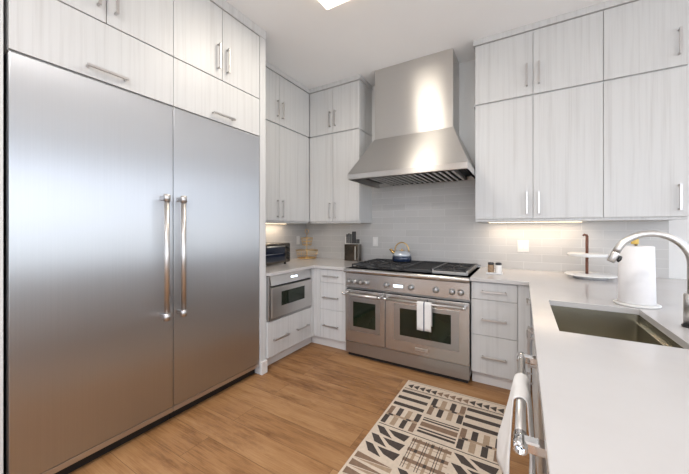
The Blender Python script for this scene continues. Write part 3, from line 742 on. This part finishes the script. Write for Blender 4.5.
# salt, pepper, tray
tx, ty = -.222, 3.03
m = MB(); m.box(tx - .065, tx + .065, ty - .04, ty + .04, CT + .0008, CT + .006, .002).box(tx - .065, tx + .065, ty - .04, ty - .036, CT + .006, CT + .014, .001).box(tx - .065, tx + .065, ty + .036, ty + .04, CT + .006, CT + .014, .001).box(tx - .065, tx - .061, ty - .036, ty + .036, CT + .006, CT + .014, .001).box(tx + .061, tx + .065, ty - .036, ty + .036, CT + .006, CT + .014, .001)
single(m, 'tray', MARBLE, (tx, ty, CT), 'small white tray under the salt and pepper right of the range', 'tray')
GL, n_, b_ = newmat('clear glass'); b_.inputs['Base Color'].default_value = (.9, .9, .9, 1); b_.inputs['Roughness'].default_value = .03; b_.inputs['Transmission Weight'].default_value = 1
for dx, mt, lb, nm in ((-.03, PEPPER, 'glass shaker of brown pepper on the small white tray', 'pepper_shaker'), (.032, SALT, 'glass shaker of white salt on the small white tray', 'salt_shaker')):
    k = thing(nm, (tx + dx, ty, CT + .007), lb, 'shaker', 'salt and pepper shakers')
    m = MB(); m.lathe((tx + dx, ty, CT + .007), [(.024, 0), (.026, .003), (.025, .07), (.02, .074)], 24); m.build('jar', mt, k)
    m = MB(); m.lathe((tx + dx, ty, CT + .0815), [(.0235, 0), (.025, .003), (.025, .016), (.018, .021), (0, .022)], 24); m.build('lid', IRON, k)
# two-tier serving stand
cx, cy = .455, 3.17
t = thing('serving_stand', (cx, cy, CT), 'two-tier white serving stand with a brown wooden post by the backsplash', 'serving stand')
m = MB(); m.lathe((cx + .02, cy, CT), [(.11, .0008), (.11, .010), (.155, .020), (.172, .024), (.175, .030), (.165, .034), (0, .034)], 48); m.build('lower_plate', MARBLE, t)
m = MB(); m.lathe((cx, cy, 1.092), [(.0, 0), (.125, .0), (.133, .004), (.133, .022), (.125, .026), (0, .026)], 48); m.build('upper_plate', MARBLE, t)
m = MB(); m.tube([(cx, cy, CT + .0345), (cx, cy, 1.0915)], .0105, 14).tube([(cx, cy, 1.1185), (cx, cy, 1.262)], .0105, 14)
pts = [(cx, cy, 1.255), (cx - .004, cy, 1.268), (cx - .016, cy, 1.272), (cx - .026, cy, 1.262)]; m.tube(pts, [.0105, .010, .009, .008], 12); m.build('post', WALNUT, t)
# paper towel on holder
px, py = .522, 2.185
t = thing('paper_towel_holder', (px, py, CT), 'paper towel holder with a yellow wooden knob beside the sink', 'paper towel holder')
m = MB(); m.lathe((px, py, CT), [(.092, .0008), (.094, .004), (.094, .009), (.088, .012), (0, .012)], 48); m.build('base', WHITEP, t)
m = MB(); m.tube([(px, py, CT + .012), (px, py, 1.245)], .008, 14); m.build('rod', NICKEL, t)
m = MB(); m.lathe((px - .006, py, 1.238), [(.012, 0), (.016, .003), (.016, .028), (.013, .032), (0, .032)], 24); m.build('knob', BAMBOO, t)
m = MB(); r0, r1, z0, z1 = .019, .075, CT + .0135, 1.228
m.lathe((px, py, 0), [(r0, z0), (r1 - .002, z0), (r1, z0 + .002), (r1 - .005, z1 - .002), (r1 - .007, z1), (r0, z1)], 64)
bmesh.ops.delete(m.bm, geom=[f for f in m.bm.faces if len(f.verts) > 4], context='FACES')
m.tube([(px, py, z0), (px, py, z1)], r0, 64, cap=False)
single(m, 'paper_towel_roll', PAPER, (px, py, CT + .013), 'thick white roll of paper towels standing on its holder by the sink', 'paper towel')
# faucet
fx, fy = .600, 1.80
t = thing('faucet', (fx, fy, CT), 'brushed nickel gooseneck kitchen faucet behind the sink', 'faucet')
m = MB(); m.lathe((fx, fy, CT), [(.030, .0005), (.031, .003), (.031, .008), (.027, .010)], 32); m.build('base_ring', BLACK, t)
m = MB(); m.lathe((fx, fy, CT), [(.0255, .0105), (.0255, .135), (.022, .14)], 32); m.build('body', NICKEL, t)
m = MB(); pts = [(fx, fy, CT + .13), (fx, fy, 1.16)]; R = .1225; zc = 1.172; k_ = 1.0
for k in range(0, 21):
    an = math.radians(160 * k / 20); pts.append((fx - R + R * math.cos(an), fy, zc + R * 1.05 * math.sin(an)))
m.tube(pts, .0145, 20); m.build('spout', NICKEL, t)
e1 = Vector(pts[-1]); dv = (Vector(pts[-1]) - Vector(pts[-2])).normalized()
m = MB(); m.tube([e1 + dv * .0008, e1 + dv * .003, e1 + dv * .046, e1 + dv * .049], [.0145, .0155, .016, .013], 20); sh = m.build('spray_head', NICKEL, t)
m = MB(); c = e1 + dv * .030 + Vector((.0225, 0, -.004)); m.tube([c - dv * .015, c, c + dv * .014], [.005, .0085, .004], 10); m.build('spray_button', BLACK, sh)
m = MB(); m.tube([(fx, fy - .02, CT + .085), (fx, fy - .046, CT + .085)], .014, 18).tube([(fx, fy - .04, CT + .085), (fx + .02, fy - .05, CT + .13), (fx + .035, fy - .055, CT + .16)], [.006, .005, .004], 12); m.build('lever', NICKEL, t)

# outlets and switches
def plate(loc, axis, wdt, label, n):
    t = thing('wall_outlet', loc, label, 'outlet', None); x, y, z = loc
    m = MB(); hw = wdt / 2
    if axis == 'Y': m.box(x - hw, x + hw, y - .006, y, z - .058, z + .058, .002)
    else: m.box(x, x + .006, y - hw, y + hw, z - .058, z + .058, .002)
    p = m.build('cover_plate', WHITEP, t)
    for i in range(n):
        o = (i - (n - 1) / 2) * .046
        m = MB()
        if axis == 'Y': m.box(x + o - .016, x + o + .016, y - .0085, y - .0062, z - .033, z + .033, .001)
        else: m.box(x + .0062, x + .0085, y + o - .016, y + o + .016, z - .033, z + .033, .001)
        m.build('socket', PAINT, t)
YT = YB - .0082
plate((-1.612, YT, 1.158), 'Y', .072, 'white wall outlet between the knife block and the kettle', 1)
plate((-2.02, YT, 1.158), 'Y', .072, 'white wall outlet just left of the knife block', 1)
plate((.000, YT, 1.148), 'Y', .098, 'wide white double switch plate under the right cabinets', 2)
plate((XL + .0082, 3.30, 1.158), 'X', .072, 'white wall outlet on the left wall behind the wire basket', 1)

# ------------------------------------------------------------ lights on the building, plus added fill
t = thing('ceiling_light', (-1.183, 1.835, CZ - .035), 'square frosted flush ceiling light glowing warm white above the floor', 'ceiling light')
m = MB(); m.box(-1.355, -1.011, 1.663, 2.007, CZ - .012, CZ - .0005, .002); m.build('base', WHITEP, t)
m = MB(); m.box(-1.363, -1.003, 1.655, 2.015, CZ - .06, CZ - .0125, .012, seg=3); m.build('diffuser', LAMPM, t)
area('lamp_glow', (0, 0, -.03), (0, 0, 0), .34, .34, 15, (1, .92, .80), parent=t)
for x, y, lb in ((-.5, -1.0, 'unseen square fill light added behind the camera'), (2.3, .6, 'unseen square fill light added over the far side of the peninsula')):  # unseen copies of the ceiling light, added as fill for the darker areas
    c = copy_tree(t); c.location = (x, y, CZ - .035); c['label'] = lb
    for g in c.children:
        if g.type == 'LIGHT': g.data = g.data.copy(); g.data.energy = 58 if y < 0 else 9; g.data.color = (1, .97, .94)
def strip(x0, x1, y0, y1, label, power, axis):
    t = thing('strip_light', ((x0 + x1) / 2, (y0 + y1) / 2, ZB - .006), label, 'light')
    m = MB(); m.box(x0, x1, y0, y1, ZB - .006, ZB - .0003, .001); m.build('housing', WHITEP, t)
    m = MB(); m.box(x0 + .003, x1 - .003, y0 + .003, y1 - .003, ZB - .009, ZB - .0062); m.build('diffuser', STRIPM, t)
    l = area('strip_glow', (0, 0, -.006), (0, 0, 0), x1 - x0, y1 - y0, power, (1, .80, .58), parent=t)
strip(-.30, .45, 3.34, 3.36, 'thin warm strip light under the right wall cabinets', 2.4, 'X')
strip(-2.64, -2.62, 2.05, 2.95, 'thin warm strip light under the left wall cabinet above the toaster oven', 2.6, 'Y')

# ------------------------------------------------------------ rug
RGX0, RGX1, RGY1, RGY0 = -.857, -.098, 2.533, .70; RZ = .006
m = MB(); m.box(RGX0, RGX1, RGY0, RGY1, .0005, RZ, .001, mi=0)
Wd = RGX1 - RGX0
DK, TP, SD = 1, 2, 3
def rp_(pts, mi, lift=.0004): m.quad([(RGX0 + u * Wd, RGY1 - v, RZ + lift) for u, v in pts], mi)   # u across 0..1, v metres from the far edge
def rr_(u0, u1, v0, v1, mi, lift=.0004): rp_([(u0, v0), (u1, v0), (u1, v1), (u0, v1)], mi, lift)
def tri_row(v0, v1):
    n = 15; u0, u1 = .03, .975; w = (u1 - u0) / n
    for i in range(n):
        a = u0 + i * w; rp_([(a + .002, (v0 + v1) / 2), (a + w * .96, v0), (a + w * .96, v1)], TP if 5 <= i < 10 else DK)
def stripes(u0, u1, v0, h):
    for k in (0, .41, .82): rr_(u0, u1, v0 + h * k, v0 + h * (k + .17), DK)
def ribbons(u0, u1, v0, h):
    for k, w, mi in ((.08, .05, DK), (.18, .07, DK), (.33, .22, TP), (.63, .07, DK), (.76, .10, DK)): rr_(u0, u1, v0 + h * k, v0 + h * (k + w), mi)
def checks(u0, u1, v0, h, sw):
    w = (u1 - u0) / 7
    rr_(u0, u1, v0 + h * .44, v0 + h * .54, SD)
    for r, row in enumerate(((DK, SD, DK, TP), (TP, DK, SD, DK)) if not sw else ((TP, DK, SD, DK), (DK, SD, DK, TP))):
        for k, mi in enumerate(row): rr_(u0 + 2 * k * w + .002, u0 + (2 * k + 1) * w + .004, v0 + h * (.02, .55)[r], v0 + h * (.45, .98)[r], mi, .0007)
    for k in (0, 2): rr_(u0 + (2 * k + .6) * w, u0 + (2 * k + 1.6) * w, v0 + h * .455, v0 + h * .545, DK, .001)
def shards(u0, u1, v0, hh):
    n = 3; h = hh / n; W_ = u1 - u0
    for k in range(n):
        a = v0 + k * h; P_ = lambda pts: rp_([(u0 + W_ * p, a + h * q) for p, q in pts], DK)
        P_([(0, .06), (.22, .06), (.60, .95), (.22, .80)]); P_([(.36, .10), (1, .08), (.93, .80), (.62, .60)])
def plaid(u0, u1, v0, hh):
    n = 3; w = (u1 - u0) / n; h = hh / n
    for k in range(n): rr_(u0, u1, v0 + (k + .10) * h, v0 + (k + .42) * h, TP); rr_(u0, u1, v0 + (k + .62) * h, v0 + (k + .68) * h, SD)
    for k in range(n):
        a = u0 + k * w
        rr_(a + w * .50, a + w * .72, v0, v0 + hh, SD, .0007)
        for o in (.06, .24): rr_(a + w * o, a + w * (o + .05), v0, v0 + hh, DK, .001)
        for r in range(n): rr_(a + w * .50, a + w * .72, v0 + (r + .10) * h, v0 + (r + .42) * h, DK if (k + r) % 2 else TP, .001)
def wedges(u0, u1, v0, hh):
    n = 4; h = hh / n
    for k in range(n): rp_([(u0, v0 + h * (k + .08)), (u1, v0 + h * (k + .45)), (u0, v0 + h * (k + .80))], TP); rp_([(u1, v0 + h * (k + .5)), (u1, v0 + h * (k + 1)), (u0, v0 + h * (k + .9))], SD)
rr_(.01, .99, .014, .019, TP); v = .046
tri_row(.052, .122); rr_(.02, .985, .133, .141, DK)
def band(v, h, L, M, R_):
    L(.02, .318, v, h); M(.345, .655, v, h); R_(.668, .98, v, h)
ck0 = lambda *a: checks(*a, 0); ck1 = lambda *a: checks(*a, 1)
rr_(.02, .985, .148, .151, TP)
band(.168, .235, stripes, ck0, stripes); band(.425, .22, ck1, ribbons, ck1)
rr_(.02, .985, .654, .661, DK)
band(.680, .265, shards, plaid, shards); band(.955, .265, wedges, shards, wedges)
rr_(.02, .985, 1.232, 1.239, DK)
band(1.255, .22, ck1, ribbons, ck1); band(1.49, .22, stripes, ck0, stripes); rr_(.02, .985, 1.728, 1.735, DK); tri_row(1.745, 1.81)
single(m, 'rug', [CREAM, CHAR, TAUPE, SAND], ((RGX0 + RGX1) / 2, (RGY0 + RGY1) / 2, 0), 'cream rug with charcoal and brown geometric patchwork on the wood floor', 'rug')
